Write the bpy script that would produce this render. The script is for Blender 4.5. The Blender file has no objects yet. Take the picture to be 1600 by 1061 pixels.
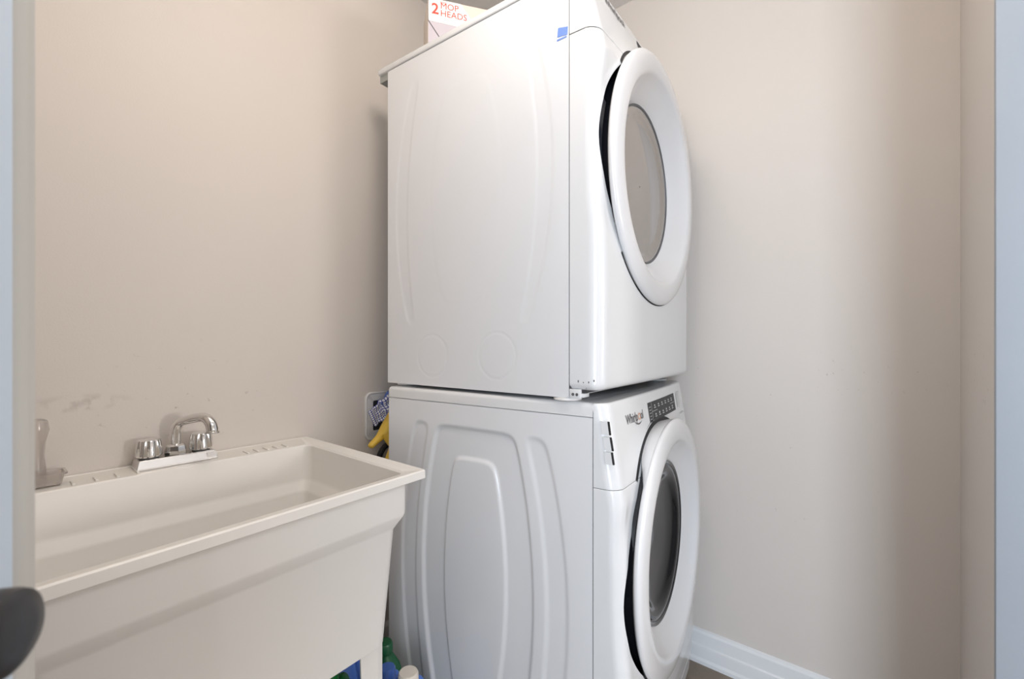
import bpy, bmesh, math, random
import numpy as np
from mathutils import Vector, Matrix
random.seed(4)
C = bpy.context.scene.collection
PI = math.pi

# ------------------------------------------------------------------ camera
YAW = math.radians(39.5)
SN, CS = math.sin(YAW), math.cos(YAW)
CAMH = 1.127
cd = bpy.data.cameras.new('camera'); cam = bpy.data.objects.new('camera', cd); C.objects.link(cam)
cd.sensor_width = 36; cd.lens = 711 / 1600 * 36; cd.clip_start = 0.02
cam.location = (0, 0, CAMH); cam.rotation_euler = (PI/2, 0, -math.radians(50.5))
cd.dof.use_dof = True; cd.dof.focus_distance = 1.25; cd.dof.aperture_fstop = 4.5
bpy.context.scene.camera = cam
def cw(l, z): return (SN*l + CS*z, -CS*l + SN*z)      # metres right / ahead of the lens -> room x, y

# ------------------------------------------------------------------ world, lights, exposure
w = bpy.data.worlds.new('world'); bpy.context.scene.world = w; w.use_nodes = True
w.node_tree.nodes['Background'].inputs[0].default_value = (0.80, 0.90, 1.0, 1)
w.node_tree.nodes['Background'].inputs[1].default_value = 1.0
vs = bpy.context.scene.view_settings
vs.view_transform = 'Standard'; vs.look = 'None'; vs.gamma = 1; vs.use_curve_mapping = False
vs.exposure = 0.20

def area(name, loc, target, sx, sy, energy, col, spread=180):
    l = bpy.data.lights.new(name, 'AREA'); l.shape = 'RECTANGLE'; l.size = sx; l.size_y = sy
    l.energy = energy; l.color = col; l.spread = math.radians(spread)
    o = bpy.data.objects.new(name, l); C.objects.link(o); o.location = loc
    d = Vector(target) - Vector(loc); o.rotation_euler = d.to_track_quat('-Z', 'Y').to_euler()
    return o
area('hall_window_light', (1.34, -2.46, 1.22), (1.0, 0.5, 1.6), 0.34, 0.40, 18, (1.0, 0.94, 0.91))
area('hall_door_light', (-1.72, -1.25, 1.15), (1.2, 0.2, 0.9), 1.0, 1.8, 54, (0.76, 0.87, 1.0))
area('hall_fill_light', (0.6, -1.3, 2.38), (0.6, -1.3, 0), 0.9, 0.9, 9, (0.93, 0.96, 1.0))  # unseen fill added under the hall ceiling, no fixture there
pl = bpy.data.lights.new('laundry_ceiling_light', 'POINT'); pl.energy = 12.5; pl.color = (1.0, 0.90, 0.80); pl.shadow_soft_size = 0.16
po = bpy.data.objects.new('laundry_ceiling_light', pl); C.objects.link(po); po.location = (0.50, 0.46, 2.24)

# ------------------------------------------------------------------ helpers
def principled(name, col, rough=0.5, metal=0.0, coat=0.0, spec=0.5, trans=0.0, alpha=1.0):
    m = bpy.data.materials.new(name); m.use_nodes = True
    b = m.node_tree.nodes['Principled BSDF']
    b.inputs['Base Color'].default_value = (*col, 1); b.inputs['Roughness'].default_value = rough
    b.inputs['Metallic'].default_value = metal; b.inputs['Coat Weight'].default_value = coat
    b.inputs['Coat Roughness'].default_value = 0.08
    b.inputs['Specular IOR Level'].default_value = spec
    b.inputs['Transmission Weight'].default_value = trans
    b.inputs['Alpha'].default_value = alpha
    return m
def noisy(name, c1, c2, scale, rough=0.6, bump=0.0, bscale=None, detail=4, **k):
    m = principled(name, c1, rough, **k); nt = m.node_tree; b = nt.nodes['Principled BSDF']
    tc = nt.nodes.new('ShaderNodeTexCoord'); n = nt.nodes.new('ShaderNodeTexNoise'); n.inputs['Scale'].default_value = scale
    n.inputs['Detail'].default_value = detail
    nt.links.new(tc.outputs['Object'], n.inputs['Vector'])
    r = nt.nodes.new('ShaderNodeMix'); r.data_type = 'RGBA'; r.inputs[6].default_value = (*c1, 1); r.inputs[7].default_value = (*c2, 1)
    nt.links.new(n.outputs['Fac'], r.inputs[0]); nt.links.new(r.outputs[2], b.inputs['Base Color'])
    if bump:
        n2 = nt.nodes.new('ShaderNodeTexNoise'); n2.inputs['Scale'].default_value = bscale or scale; n2.inputs['Detail'].default_value = 3
        nt.links.new(tc.outputs['Object'], n2.inputs['Vector'])
        bp = nt.nodes.new('ShaderNodeBump'); bp.inputs['Strength'].default_value = bump; bp.inputs['Distance'].default_value = 0.002
        nt.links.new(n2.outputs['Fac'], bp.inputs['Height']); nt.links.new(bp.outputs[0], b.inputs['Normal'])
    return m
def wall_material():
    # beige eggshell paint with faint roller texture and small scuffs
    m = noisy('wall_paint', (0.69, 0.635, 0.585), (0.71, 0.655, 0.605), 2.5, 0.55, bump=0.10, bscale=260)
    nt = m.node_tree; b = nt.nodes['Principled BSDF']; mix0 = b.inputs['Base Color'].links[0].from_node
    tc = nt.nodes['Texture Coordinate']
    def scuff(cx, cy, cz, rx, ry, rz, nsc, thr, strength, prev):
        mp = nt.nodes.new('ShaderNodeMapping'); mp.vector_type = 'POINT'
        mp.inputs['Location'].default_value = (-cx/rx, -cy/ry, -cz/rz); mp.inputs['Scale'].default_value = (1/rx, 1/ry, 1/rz)
        nt.links.new(tc.outputs['Object'], mp.inputs[0])
        ln = nt.nodes.new('ShaderNodeVectorMath'); ln.operation = 'LENGTH'; nt.links.new(mp.outputs[0], ln.inputs[0])
        mr = nt.nodes.new('ShaderNodeMapRange'); mr.inputs[1].default_value = 1.0; mr.inputs[2].default_value = 0.3
        nt.links.new(ln.outputs['Value'], mr.inputs[0])
        n = nt.nodes.new('ShaderNodeTexNoise'); n.inputs['Scale'].default_value = nsc; n.inputs['Detail'].default_value = 5
        nt.links.new(tc.outputs['Object'], n.inputs['Vector'])
        m2 = nt.nodes.new('ShaderNodeMapRange'); m2.inputs[1].default_value = thr; m2.inputs[2].default_value = thr+0.12
        nt.links.new(n.outputs['Fac'], m2.inputs[0])
        mu = nt.nodes.new('ShaderNodeMath'); mu.operation = 'MULTIPLY'; nt.links.new(mr.outputs[0], mu.inputs[0]); nt.links.new(m2.outputs[0], mu.inputs[1])
        mu2 = nt.nodes.new('ShaderNodeMath'); mu2.operation = 'MULTIPLY'; nt.links.new(mu.outputs[0], mu2.inputs[0]); mu2.inputs[1].default_value = strength
        x = nt.nodes.new('ShaderNodeMix'); x.data_type = 'RGBA'; x.inputs[7].default_value = (0.33, 0.27, 0.235, 1)
        nt.links.new(mu2.outputs[0], x.inputs[0]); nt.links.new(prev.outputs[2], x.inputs[6])
        return x
    p = scuff(0.17, 1.39, 0.985, 0.10, 0.2, 0.022, 30, 0.42, 0.40, mix0)
    p = scuff(0.36, 1.39, 0.98, 0.25, 0.2, 0.16, 60, 0.66, 0.7, p)
    p = scuff(1.66, 0.05, 1.02, 0.2, 0.22, 0.10, 70, 0.66, 0.9, p)
    p = scuff(1.66, 0.45, 0.75, 0.2, 0.5, 0.5, 60, 0.70, 0.7, p)
    p = scuff(1.35, -0.15, 1.03, 0.25, 0.2, 0.12, 80, 0.64, 0.8, p)
    nt.links.new(p.outputs[2], b.inputs['Base Color'])
    return m
M = {}
M['wall'] = wall_material()
M['ceiling'] = principled('ceiling_paint', (0.78, 0.76, 0.74), 0.8)
M['trim'] = principled('trim_paint', (0.80, 0.81, 0.82), 0.35)
M['jamb'] = noisy('jamb_daylight_tint', (0.36, 0.395, 0.44), (0.39, 0.425, 0.47), 6, 0.45, bump=0.08, bscale=200)  # white jamb, with the hall's cool daylight tint put into its base colour
M['door'] = principled('door_paint', (0.56, 0.65, 0.75), 0.4)
M['seal'] = principled('weather_strip', (0.50, 0.49, 0.46), 0.6)
M['knob'] = noisy('dark_bronze', (0.05, 0.05, 0.055), (0.09, 0.085, 0.085), 30, 0.32, metal=0.7)
M['floor'] = noisy('brown_floor', (0.17, 0.125, 0.09), (0.33, 0.27, 0.21), 14, 0.4, bump=0.2, bscale=60, detail=8)
M['enamel'] = principled('white_enamel', (0.80, 0.81, 0.82), 0.22, coat=0.35)
M['side'] = principled('white_side_steel', (0.81, 0.82, 0.84), 0.26, coat=0.35)
M['seamgrey'] = principled('grey_seam', (0.10, 0.10, 0.11), 0.6)
M['shadow_gap'] = principled('black_gap', (0.01, 0.01, 0.012), 0.6)
M['black'] = principled('black_plastic', (0.012, 0.012, 0.015), 0.18, coat=0.4)
M['navy'] = principled('dark_navy_plastic', (0.022, 0.026, 0.038), 0.35)
M['ring'] = principled('white_door_plastic', (0.80, 0.80, 0.81), 0.25, coat=0.3)
M['galv'] = principled('galvanised_steel', (0.40, 0.42, 0.41), 0.4, metal=0.6)
M['panel'] = principled('charcoal_panel', (0.05, 0.05, 0.053), 0.5, spec=0.25)
M['icon'] = principled('pale_print', (0.62, 0.62, 0.62), 0.5)
M['greypad'] = principled('pale_grey_pad', (0.62, 0.64, 0.63), 0.4)
M['logo'] = principled('dark_grey_print', (0.13, 0.12, 0.12), 0.4)
M['orange'] = principled('orange_print', (0.75, 0.33, 0.12), 0.4)
M['dglass'] = principled('dryer_window_glass', (0.36, 0.335, 0.31), 0.07, metal=0.55, coat=0.5)
M['wglass'] = principled('washer_window_glass', (0.012, 0.012, 0.014), 0.02, metal=0.0, coat=0.0, spec=0.3)
M['gasket'] = principled('grey_rubber', (0.12, 0.12, 0.125), 0.45)
M['tub'] = noisy('utility_tub_plastic', (0.83, 0.80, 0.755), (0.84, 0.815, 0.77), 3, 0.38)
M['chrome'] = principled('chrome', (0.78, 0.77, 0.76), 0.10, metal=1.0)
M['chrome_dull'] = noisy('water_spotted_chrome', (0.62, 0.61, 0.60), (0.74, 0.73, 0.72), 90, 0.24, metal=1.0)
M['sticker'] = principled('tan_sticker', (0.78, 0.64, 0.53), 0.6)
M['ink'] = principled('brown_ink', (0.07, 0.05, 0.045), 0.6)
M['tape'] = noisy('blue_tape', (0.14, 0.26, 0.68), (0.19, 0.31, 0.72), 60, 0.6)
M['paper'] = principled('white_print', (0.90, 0.84, 0.81), 0.5)
M['peach'] = principled('peach_print', (0.86, 0.64, 0.55), 0.5)
M['lavender'] = principled('lavender_card', (0.56, 0.51, 0.56), 0.6)
M['beige'] = principled('beige_card', (0.76, 0.67, 0.58), 0.6)
M['red'] = principled('red_print', (0.78, 0.06, 0.035), 0.5)
M['darkline'] = principled('dark_crease', (0.08, 0.07, 0.08), 0.6)
M['bag'] = principled('pink_plastic_film', (0.90, 0.74, 0.68), 0.25, trans=0.3)
M['white'] = principled('white_plastic', (0.80, 0.79, 0.78), 0.35)
M['boxback'] = principled('dark_box_interior', (0.03, 0.03, 0.035), 0.7)
M['glove'] = noisy('yellow_rubber', (0.90, 0.62, 0.09), (0.80, 0.52, 0.07), 50, 0.5, bump=0.3, bscale=90)
M['hose'] = principled('black_hose', (0.02, 0.02, 0.022), 0.45)
M['clear'] = principled('cloudy_clear_plastic', (0.85, 0.80, 0.76), 0.15, trans=0.75)
M['green'] = principled('green_plastic', (0.01, 0.16, 0.035), 0.3)
M['dgreen'] = principled('dark_green_plastic', (0.015, 0.11, 0.045), 0.35)
M['blue'] = principled('blue_plastic', (0.07, 0.16, 0.50), 0.3)
M['cream'] = principled('cream_cap', (0.72, 0.66, 0.58), 0.45)
def check_material():
    m = principled('blue_white_check', (0.8, 0.8, 0.85), 0.8); nt = m.node_tree; b = nt.nodes['Principled BSDF']
    tc = nt.nodes.new('ShaderNodeTexCoord')
    ck = nt.nodes.new('ShaderNodeTexBrick')
    ck.inputs['Scale'].default_value = 110; ck.inputs['Color1'].default_value = (0.90, 0.91, 0.95, 1); ck.inputs['Color2'].default_value = (0.90, 0.91, 0.95, 1)
    ck.inputs['Mortar'].default_value = (0.03, 0.05, 0.36, 1); ck.inputs['Mortar Size'].default_value = 0.14
    ck.inputs['Brick Width'].default_value = 1.0; ck.inputs['Row Height'].default_value = 1.0; ck.offset = 0.0
    nt.links.new(tc.outputs['UV'], ck.inputs['Vector']); nt.links.new(ck.outputs['Color'], b.inputs['Base Color'])
    return m
M['check'] = check_material()

def link(name, me, mat, parent=None, smooth=False, angle=None):
    if mat is not None: me.materials.append(mat)
    o = bpy.data.objects.new(name, me); C.objects.link(o)
    if smooth or angle is not None:
        me.polygons.foreach_set('use_smooth', [True]*len(me.polygons))
        if angle is not None: me.set_sharp_from_angle(angle=math.radians(angle))
    if parent is not None: o.parent = parent
    return o
def mesh(name, vs_, fs, mat, parent=None, smooth=False, angle=None):
    me = bpy.data.meshes.new(name); me.from_pydata([tuple(map(float, v)) for v in vs_], [], fs); me.update()
    bm = bmesh.new(); bm.from_mesh(me); bmesh.ops.recalc_face_normals(bm, faces=bm.faces); bm.to_mesh(me); bm.free()
    return link(name, me, mat, parent, smooth, angle)
def rawmesh(name, vs_, fs, mat, parent=None, smooth=False, angle=None):
    me = bpy.data.meshes.new(name); me.from_pydata([tuple(map(float, v)) for v in vs_], [], fs); me.update()
    return link(name, me, mat, parent, smooth, angle)
def from_bm(name, bm, mat, parent=None, smooth=False, angle=None):
    bmesh.ops.recalc_face_normals(bm, faces=bm.faces)
    me = bpy.data.meshes.new(name); bm.to_mesh(me); bm.free()
    return link(name, me, mat, parent, smooth, angle)
def add_box(bm, x0, x1, y0, y1, z0, z1, bev=0.0, seg=2):
    r = bmesh.ops.create_cube(bm, size=1.0)
    vv = r['verts']
    for v in vv:
        v.co = Vector((x0 + (v.co.x+.5)*(x1-x0), y0 + (v.co.y+.5)*(y1-y0), z0 + (v.co.z+.5)*(z1-z0)))
    if bev:
        ee = list({e for v in vv for e in v.link_edges})
        bmesh.ops.bevel(bm, geom=ee, offset=bev, segments=seg, affect='EDGES', profile=0.5)
def box(name, b, mat, parent=None, bev=0.0, seg=2):
    bm = bmesh.new(); add_box(bm, *b, bev=bev, seg=seg)
    return from_bm(name, bm, mat, parent, angle=35 if bev else None)
def tag(o, label=None, cat=None, group=None, kind=None):
    if label: o['label'] = label
    if cat: o['category'] = cat
    if group: o['group'] = group
    if kind: o['kind'] = kind
    return o
def thing(name, label, cat, loc=(0, 0, 0), rz=0, group=None):
    o = bpy.data.objects.new(name, None); C.objects.link(o); o.location = loc; o.rotation_euler = (0, 0, rz)
    o.empty_display_size = 0.1
    return tag(o, label, cat, group)
def ngon_prism(name, pts, z0, z1, mat, parent=None, axis='z', bev=0):
    n = len(pts); V = []
    for z in (z0, z1):
        for p in pts:
            V.append((p[0], p[1], z) if axis == 'z' else ((p[0], z, p[1]) if axis == 'y' else (z, p[0], p[1])))
    F = [list(range(n))[::-1], list(range(n, 2*n))] + [[i, (i+1) % n, n+(i+1) % n, n+i] for i in range(n)]
    o = mesh(name, V, F, mat, parent)
    if bev:
        bm = bmesh.new(); bm.from_mesh(o.data); bmesh.ops.bevel(bm, geom=list(bm.edges), offset=bev, segments=2, affect='EDGES', profile=.5)
        bm.to_mesh(o.data); bm.free()
        o.data.polygons.foreach_set('use_smooth', [True]*len(o.data.polygons)); o.data.set_sharp_from_angle(angle=math.radians(35))
    return o
def lathe_mesh(prof, n=48, cap=True):
    """prof: list of (r, z) about the z axis"""
    V = []; F = []
    for r, z in prof:
        for i in range(n):
            a = 2*PI*i/n; V.append((r*math.cos(a), r*math.sin(a), z))
    for j in range(len(prof)-1):
        for i in range(n):
            F.append([j*n+i, j*n+(i+1) % n, (j+1)*n+(i+1) % n, (j+1)*n+i])
    if cap:
        F.append(list(range(n))[::-1]); F.append([(len(prof)-1)*n+i for i in range(n)])
    return V, F
def lathe(name, prof, mat, parent=None, n=48, cap=True, xf=None, angle=40):
    V, F = lathe_mesh(prof, n, cap)
    if xf is not None: V = [xf @ Vector(v) for v in V]
    return mesh(name, V, F, mat, parent, angle=angle)
def tube(name, pts, rad, mat, parent=None, n=14, cap=True, sub=6):
    """smooth tube through pts (Catmull-Rom), rad number or list"""
    P = [Vector(p) for p in pts]; R = rad if isinstance(rad, (list, tuple)) else [rad]*len(P)
    pp = []; rr = []
    for i in range(len(P)-1):
        a = P[max(i-1, 0)]; b = P[i]; c = P[i+1]; d = P[min(i+2, len(P)-1)]
        for k in range(sub):
            t = k/sub
            pp.append(0.5*((2*b)+(c-a)*t+(2*a-5*b+4*c-d)*t*t+(3*b-a-3*c+d)*t**3)); rr.append(R[i]*(1-t)+R[i+1]*t)
    pp.append(P[-1]); rr.append(R[-1])
    V = []; F = []
    up = Vector((0.13, 0.27, 0.95)); 
    t0 = (pp[1]-pp[0]).normalized(); nrm = t0.cross(up).normalized()
    for i, p in enumerate(pp):
        t = (pp[min(i+1, len(pp)-1)]-pp[max(i-1, 0)]).normalized()
        nrm = (nrm - t*nrm.dot(t)).normalized(); bn = t.cross(nrm)
        for k in range(n):
            a = 2*PI*k/n; V.append(p + (nrm*math.cos(a)+bn*math.sin(a))*rr[i])
    for j in range(len(pp)-1):
        for i in range(n):
            F.append([j*n+i, j*n+(i+1) % n, (j+1)*n+(i+1) % n, (j+1)*n+i])
    if cap: F.append(list(range(n))[::-1]); F.append([(len(pp)-1)*n+i for i in range(n)])
    return mesh(name, V, F, mat, parent, angle=50)
def sstep(a, b, x):
    t = np.clip((x-a)/(b-a), 0, 1); return t*t*(3-2*t)
def text_verts(txt, size, bold=0.0, shear=0.0, extrude=0.0):
    cu = bpy.data.curves.new('lettering', 'FONT'); cu.body = txt; cu.size = size; cu.offset = bold; cu.shear = shear; cu.resolution_u = 3
    ob = bpy.data.objects.new('lettering', cu); C.objects.link(ob)
    dg = bpy.context.evaluated_depsgraph_get(); me = ob.evaluated_get(dg).to_mesh()
    V = [tuple(v.co) for v in me.vertices]; F = [list(p.vertices) for p in me.polygons]
    ob.evaluated_get(dg).to_mesh_clear(); bpy.data.objects.remove(ob); bpy.data.curves.remove(cu)
    return V, F

# ------------------------------------------------------------------ room shell
WA, WB, WC, OPX = 1.392, 1.657, -0.147, 1.157       # back wall y, right wall x, front wall y, opening edge x
H = 2.44
def struct(name, b, mat, bev=0.0, label=None):
    o = box(name, b, mat, bev=bev); o['kind'] = 'structure'
    if label: o['label'] = label
    return o
struct('floor', (-2.0, 2.9, -2.8, WA+0.12, -0.05, 0.0), M['floor'], label='brown mottled floor at the foot of the machines')
struct('ceiling', (-2.0, 2.9, -2.8, WA+0.12, H, H+0.05), M['ceiling'], label='pale painted ceiling')
struct('wall_back', (-0.72, WB+0.12, WA, WA+0.12, 0, H), M['wall'], label='warm beige painted wall behind the sink and machines')
struct('wall_right', (WB, WB+0.12, WC-0.13, WA, 0, H), M['wall'], label='warm white painted wall right of the stacked machines')
struct('wall_left', (-0.72, -0.60, WC, WA, 0, H), M['wall'])
struct('wall_front', (OPX, WB, WC-0.13, WC, 0, H), M['wall'], label='narrow beige strip of wall beside the opening')
struct('trim_1', (OPX-0.018, OPX, WC-0.135, WC+0.002, 0, H), M['jamb'], 0.0015, label='scuffed white painted face, daylight tint in its colour, at the right edge')
struct('wall_front_left', (-0.72, -0.53, WC-0.13, WC, 0, H), M['wall'])
# hall behind the camera
struct('wall_hall_right', (2.78, 2.9, -2.8, WC-0.13, 0, H), M['wall'])
struct('wall_hall_divider', (WB+0.12, 2.9, WC-0.13, WC, 0, H), M['wall'])
struct('wall_hall_divider_left', (-2.0, -0.72, WC-0.13, WC, 0, H), M['wall'])
for nm, b in (('wall_hall_back_low', (-2.0, 2.9, -2.62, -2.5, 0, 0.9)), ('wall_hall_back_high', (-2.0, 2.9, -2.62, -2.5, 1.55, H)),
              ('wall_hall_back_west', (-2.0, 1.05, -2.62, -2.5, 0.9, 1.55)), ('wall_hall_back_east', (1.65, 2.9, -2.62, -2.5, 0.9, 1.55)),
              ('wall_hall_left_high', (-2.0, -1.88, -2.5, WC-0.13, 2.1, H)), ('wall_hall_left_north', (-2.0, -1.88, -0.65, WC-0.13, 0, 2.1)),
              ('wall_hall_left_south', (-2.0, -1.88, -2.5, -1.85, 0, 2.1))):
    struct(nm, b, M['wall'])
fr = bmesh.new()
add_box(fr, 1.05, 1.65, -2.58, -2.53, 0.9, 0.94); add_box(fr, 1.05, 1.65, -2.58, -2.53, 1.51, 1.55)
add_box(fr, 1.05, 1.09, -2.58, -2.53, 0.94, 1.51); add_box(fr, 1.61, 1.65, -2.58, -2.53, 0.94, 1.51)
o = from_bm('window_1', fr, M['trim']); o['kind'] = 'structure'
fr = bmesh.new()
add_box(fr, -1.96, -1.91, -1.85, -1.80, 0, 2.1); add_box(fr, -1.96, -1.91, -0.70, -0.65, 0, 2.1)
add_box(fr, -1.96, -1.91, -1.80, -0.70, 2.05, 2.1); add_box(fr, -1.96, -1.91, -1.80, -0.70, 0.0, 0.12)
o = from_bm('window_2', fr, M['trim']); o['kind'] = 'structure'

def baseboard(name, p0, p1, inward):
    """p0->p1 along the wall foot, inward = unit vector into the room"""
    prof = [(0, 0), (0.022, 0), (0.022, 0.012), (0.017, 0.020), (0.016, 0.052), (0.0155, 0.058), (0.011, 0.062), (0.010, 0.100), (0.006, 0.108), (0.0, 0.112)]
    V = []; F = []; n = len(prof)
    for p in (p0, p1):
        for d, z in prof: V.append((p[0]+inward[0]*d, p[1]+inward[1]*d, z))
    for i in range(n): F.append([i, (i+1) % n, n+(i+1) % n, n+i])
    F.append(list(range(n))); F.append(list(range(n, 2*n)))
    o = mesh(name, V, F, M['trim']); o['kind'] = 'structure'
    return o
baseboard('baseboard_right', (WB, WC), (WB, WA), (-1, 0))['label'] = 'white stepped baseboard along the right wall'
baseboard('baseboard_back', (-0.60, WA), (WB, WA), (0, -1))
baseboard('baseboard_front', (OPX, WC), (WB, WC), (0, 1))

# ------------------------------------------------------------------ appliance builders (local frame: x across the front, y to the back, z up)
def relief_panel(name, D, z0, z1, features, circles, mat, parent, ny=190, nz=270):
    ys = np.linspace(0, D, ny); zs = np.linspace(z0, z1, nz)
    Y, Z = np.meshgrid(ys, zs, indexing='ij'); X = np.zeros_like(Y)
    for (fe, be, zt, zb, amp, wd) in features:
        cf = np.polyfit([p[0] for p in fe], [p[1] for p in fe], 2); cb = np.polyfit([p[0] for p in be], [p[1] for p in be], 2)
        yf = np.polyval(cf, Z); yb = np.polyval(cb, Z)
        k = 0.012
        ds = [Y-yf, yb-Y, zt-Z, Z-zb]
        d = -k*np.log(sum(np.exp(-np.clip(q, -0.3, 0.3)/k) for q in ds))
        X += -amp*sstep(-wd/2, wd/2, d)          # amp<0: pressed in (x grows), amp>0: raised
    for (cy, cz, r) in circles:
        q = np.abs(np.hypot(Y-cy, Z-cz)-r); X += 0.0009*(1-sstep(0.0, 0.0035, q))
    V = np.stack([X.ravel(), Y.ravel(), Z.ravel()], 1)
    i, j = np.meshgrid(np.arange(ny-1), np.arange(nz-1), indexing='ij'); a = (i*nz+j).ravel()
    F = np.stack([a, a+1, a+nz+1, a+nz], 1)
    me = bpy.data.meshes.new(name); me.from_pydata(V.tolist(), [], F.tolist()); me.update()
    return link(name, me, mat, parent, smooth=True)

Wd = 0.686
def hole_r(x, z, xc, zc):
    # round opening plus the crescent-shaped hand recess on the left
    a = math.atan2(z-zc, x-xc); ca, sa = math.cos(a), math.sin(a)
    px, pz, rho = -0.066, (-0.035 if zc < 0.573 else 0.026), 0.2565
    b = ca*px + sa*pz; q = b*b - (px*px+pz*pz-rho*rho)
    return max(0.298, b + math.sqrt(q)) if q > 0 and ca < 0 else 0.298
class Front:
    """front skin of a machine: offset in front of the side panel as a function of (x, z)"""
    def __init__(s, prof, xc, zc, rh=0.333, bow=0.008, r=0.032, scoop=0.008):
        s.zz = [p[0] for p in prof]; s.oo = [p[1] for p in prof]; s.xc, s.zc, s.rh, s.bow, s.r, s.scoop = xc, zc, rh, bow, r, scoop
    def O(s, x, z):
        o = float(np.interp(z, s.zz, s.oo)) + s.bow*(1-((x-Wd/2)/(Wd/2))**2)
        q = math.hypot(x-s.xc, z-s.zc); m = 1-float(sstep(0.22, 0.42, x))
        return o - s.scoop*m*(1-float(sstep(s.rh-0.003, s.rh+0.055, q)))*(1-float(sstep(0.13, 0.24, abs(z-s.zc))))
    def off(s, x, z):
        o = s.O(x, z); r = s.r
        e = min(x, Wd-x)
        if e < r: o = o - r + math.sqrt(max(r*r-(r-e)**2, 0))
        return o
    def pt(s, x, z, lift=0.0): return (x, -(s.off(x, z)+lift), z)
def front_skin(name, f, z0, z1, mat, parent, hole=True, round0=0.0, round1=0.0, step=0.006, cap0=False, cap1=False):
    r = f.r
    # parameter list along the outline: ('side', y) then ('x', x)
    cols = [('l', t) for t in (0.0, 0.5, 0.9)] 
    xs = [r*(1-math.cos(a)) for a in np.linspace(0, PI/2, 9)]
    mid = list(np.linspace(r, Wd-r, int((Wd-2*r)/step)))[1:-1]
    xs = xs + mid + [Wd-x for x in xs[::-1]]
    cols += [('x', x) for x in xs]; cols += [('r', t) for t in (0.9, 0.5, 0.0)]
    rows = []
    def arc(R, sgn):
        return [(R*(1-math.sin(a)), R*(1-math.cos(a))) for a in np.linspace(0, PI/2, 6)]   # (inset, dz from end)
    if round0: rows += [(z0+dz, ins) for ins, dz in arc(round0, 1)]
    else: rows += [(z0, 0)]
    zi0 = z0+round0; zi1 = z1-round1
    n = max(2, int((zi1-zi0)/step)); rows += [(z, 0) for z in np.linspace(zi0, zi1, n+1)[1:-1]]
    if round1: rows += [(z1-dz, ins) for ins, dz in arc(round1, 1)[::-1]]
    else: rows += [(z1, 0)]
    V = []; ok = []
    for z, ins in rows:
        for kind, t in cols:
            if kind == 'x':
                x = t; y = -f.off(x, z) + ins; x = min(max(x, ins), Wd-ins) if ins else x
            else:
                xe = 0.0 if kind == 'l' else Wd
                y = -max(f.off(xe, z)*t, 0.0016); x = xe + (ins if kind == 'l' else -ins); y = min(y, 0)
            V.append([x, y, z])
    nc = len(cols); F = []
    for j in range(len(rows)-1):
        for i in range(nc-1):
            a = j*nc+i; q = [a, a+1, a+nc+1, a+nc]
            cx = sum(V[k][0] for k in q)/4; cz = sum(V[k][2] for k in q)/4; isx = cols[i][0] == 'x' and cols[i+1][0] == 'x'
            if hole and isx and math.hypot(cx-f.xc, cz-f.zc) < hole_r(cx, cz, f.xc, f.zc): continue
            F.append(q)
    if hole:
        cnt = {}
        for q in F:
            for k in q: cnt[k] = cnt.get(k, 0)+1
        for k, c in cnt.items():
            j, i = divmod(k, nc)
            if c < 4 and 0 < j < len(rows)-1 and 0 < i < nc-1 and cols[i][0] == 'x':
                x, _, z = V[k]; q = math.hypot(x-f.xc, z-f.zc)
                if q < f.rh+0.02:
                    hr = hole_r(x, z, f.xc, f.zc); x = f.xc+(x-f.xc)/q*hr; z = f.zc+(z-f.zc)/q*hr
                    V[k] = [x, -f.off(x, z), z]
    if cap1: F.append([ (len(rows)-1)*nc+i for i in range(nc)])
    if cap0: F.append([i for i in range(nc)][::-1])
    used = sorted({k for q in F for k in q}); mp = {k: i for i, k in enumerate(used)}
    return mesh(name, [V[k] for k in used], [[mp[k] for k in q] for q in F], mat, parent, angle=50)

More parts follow.
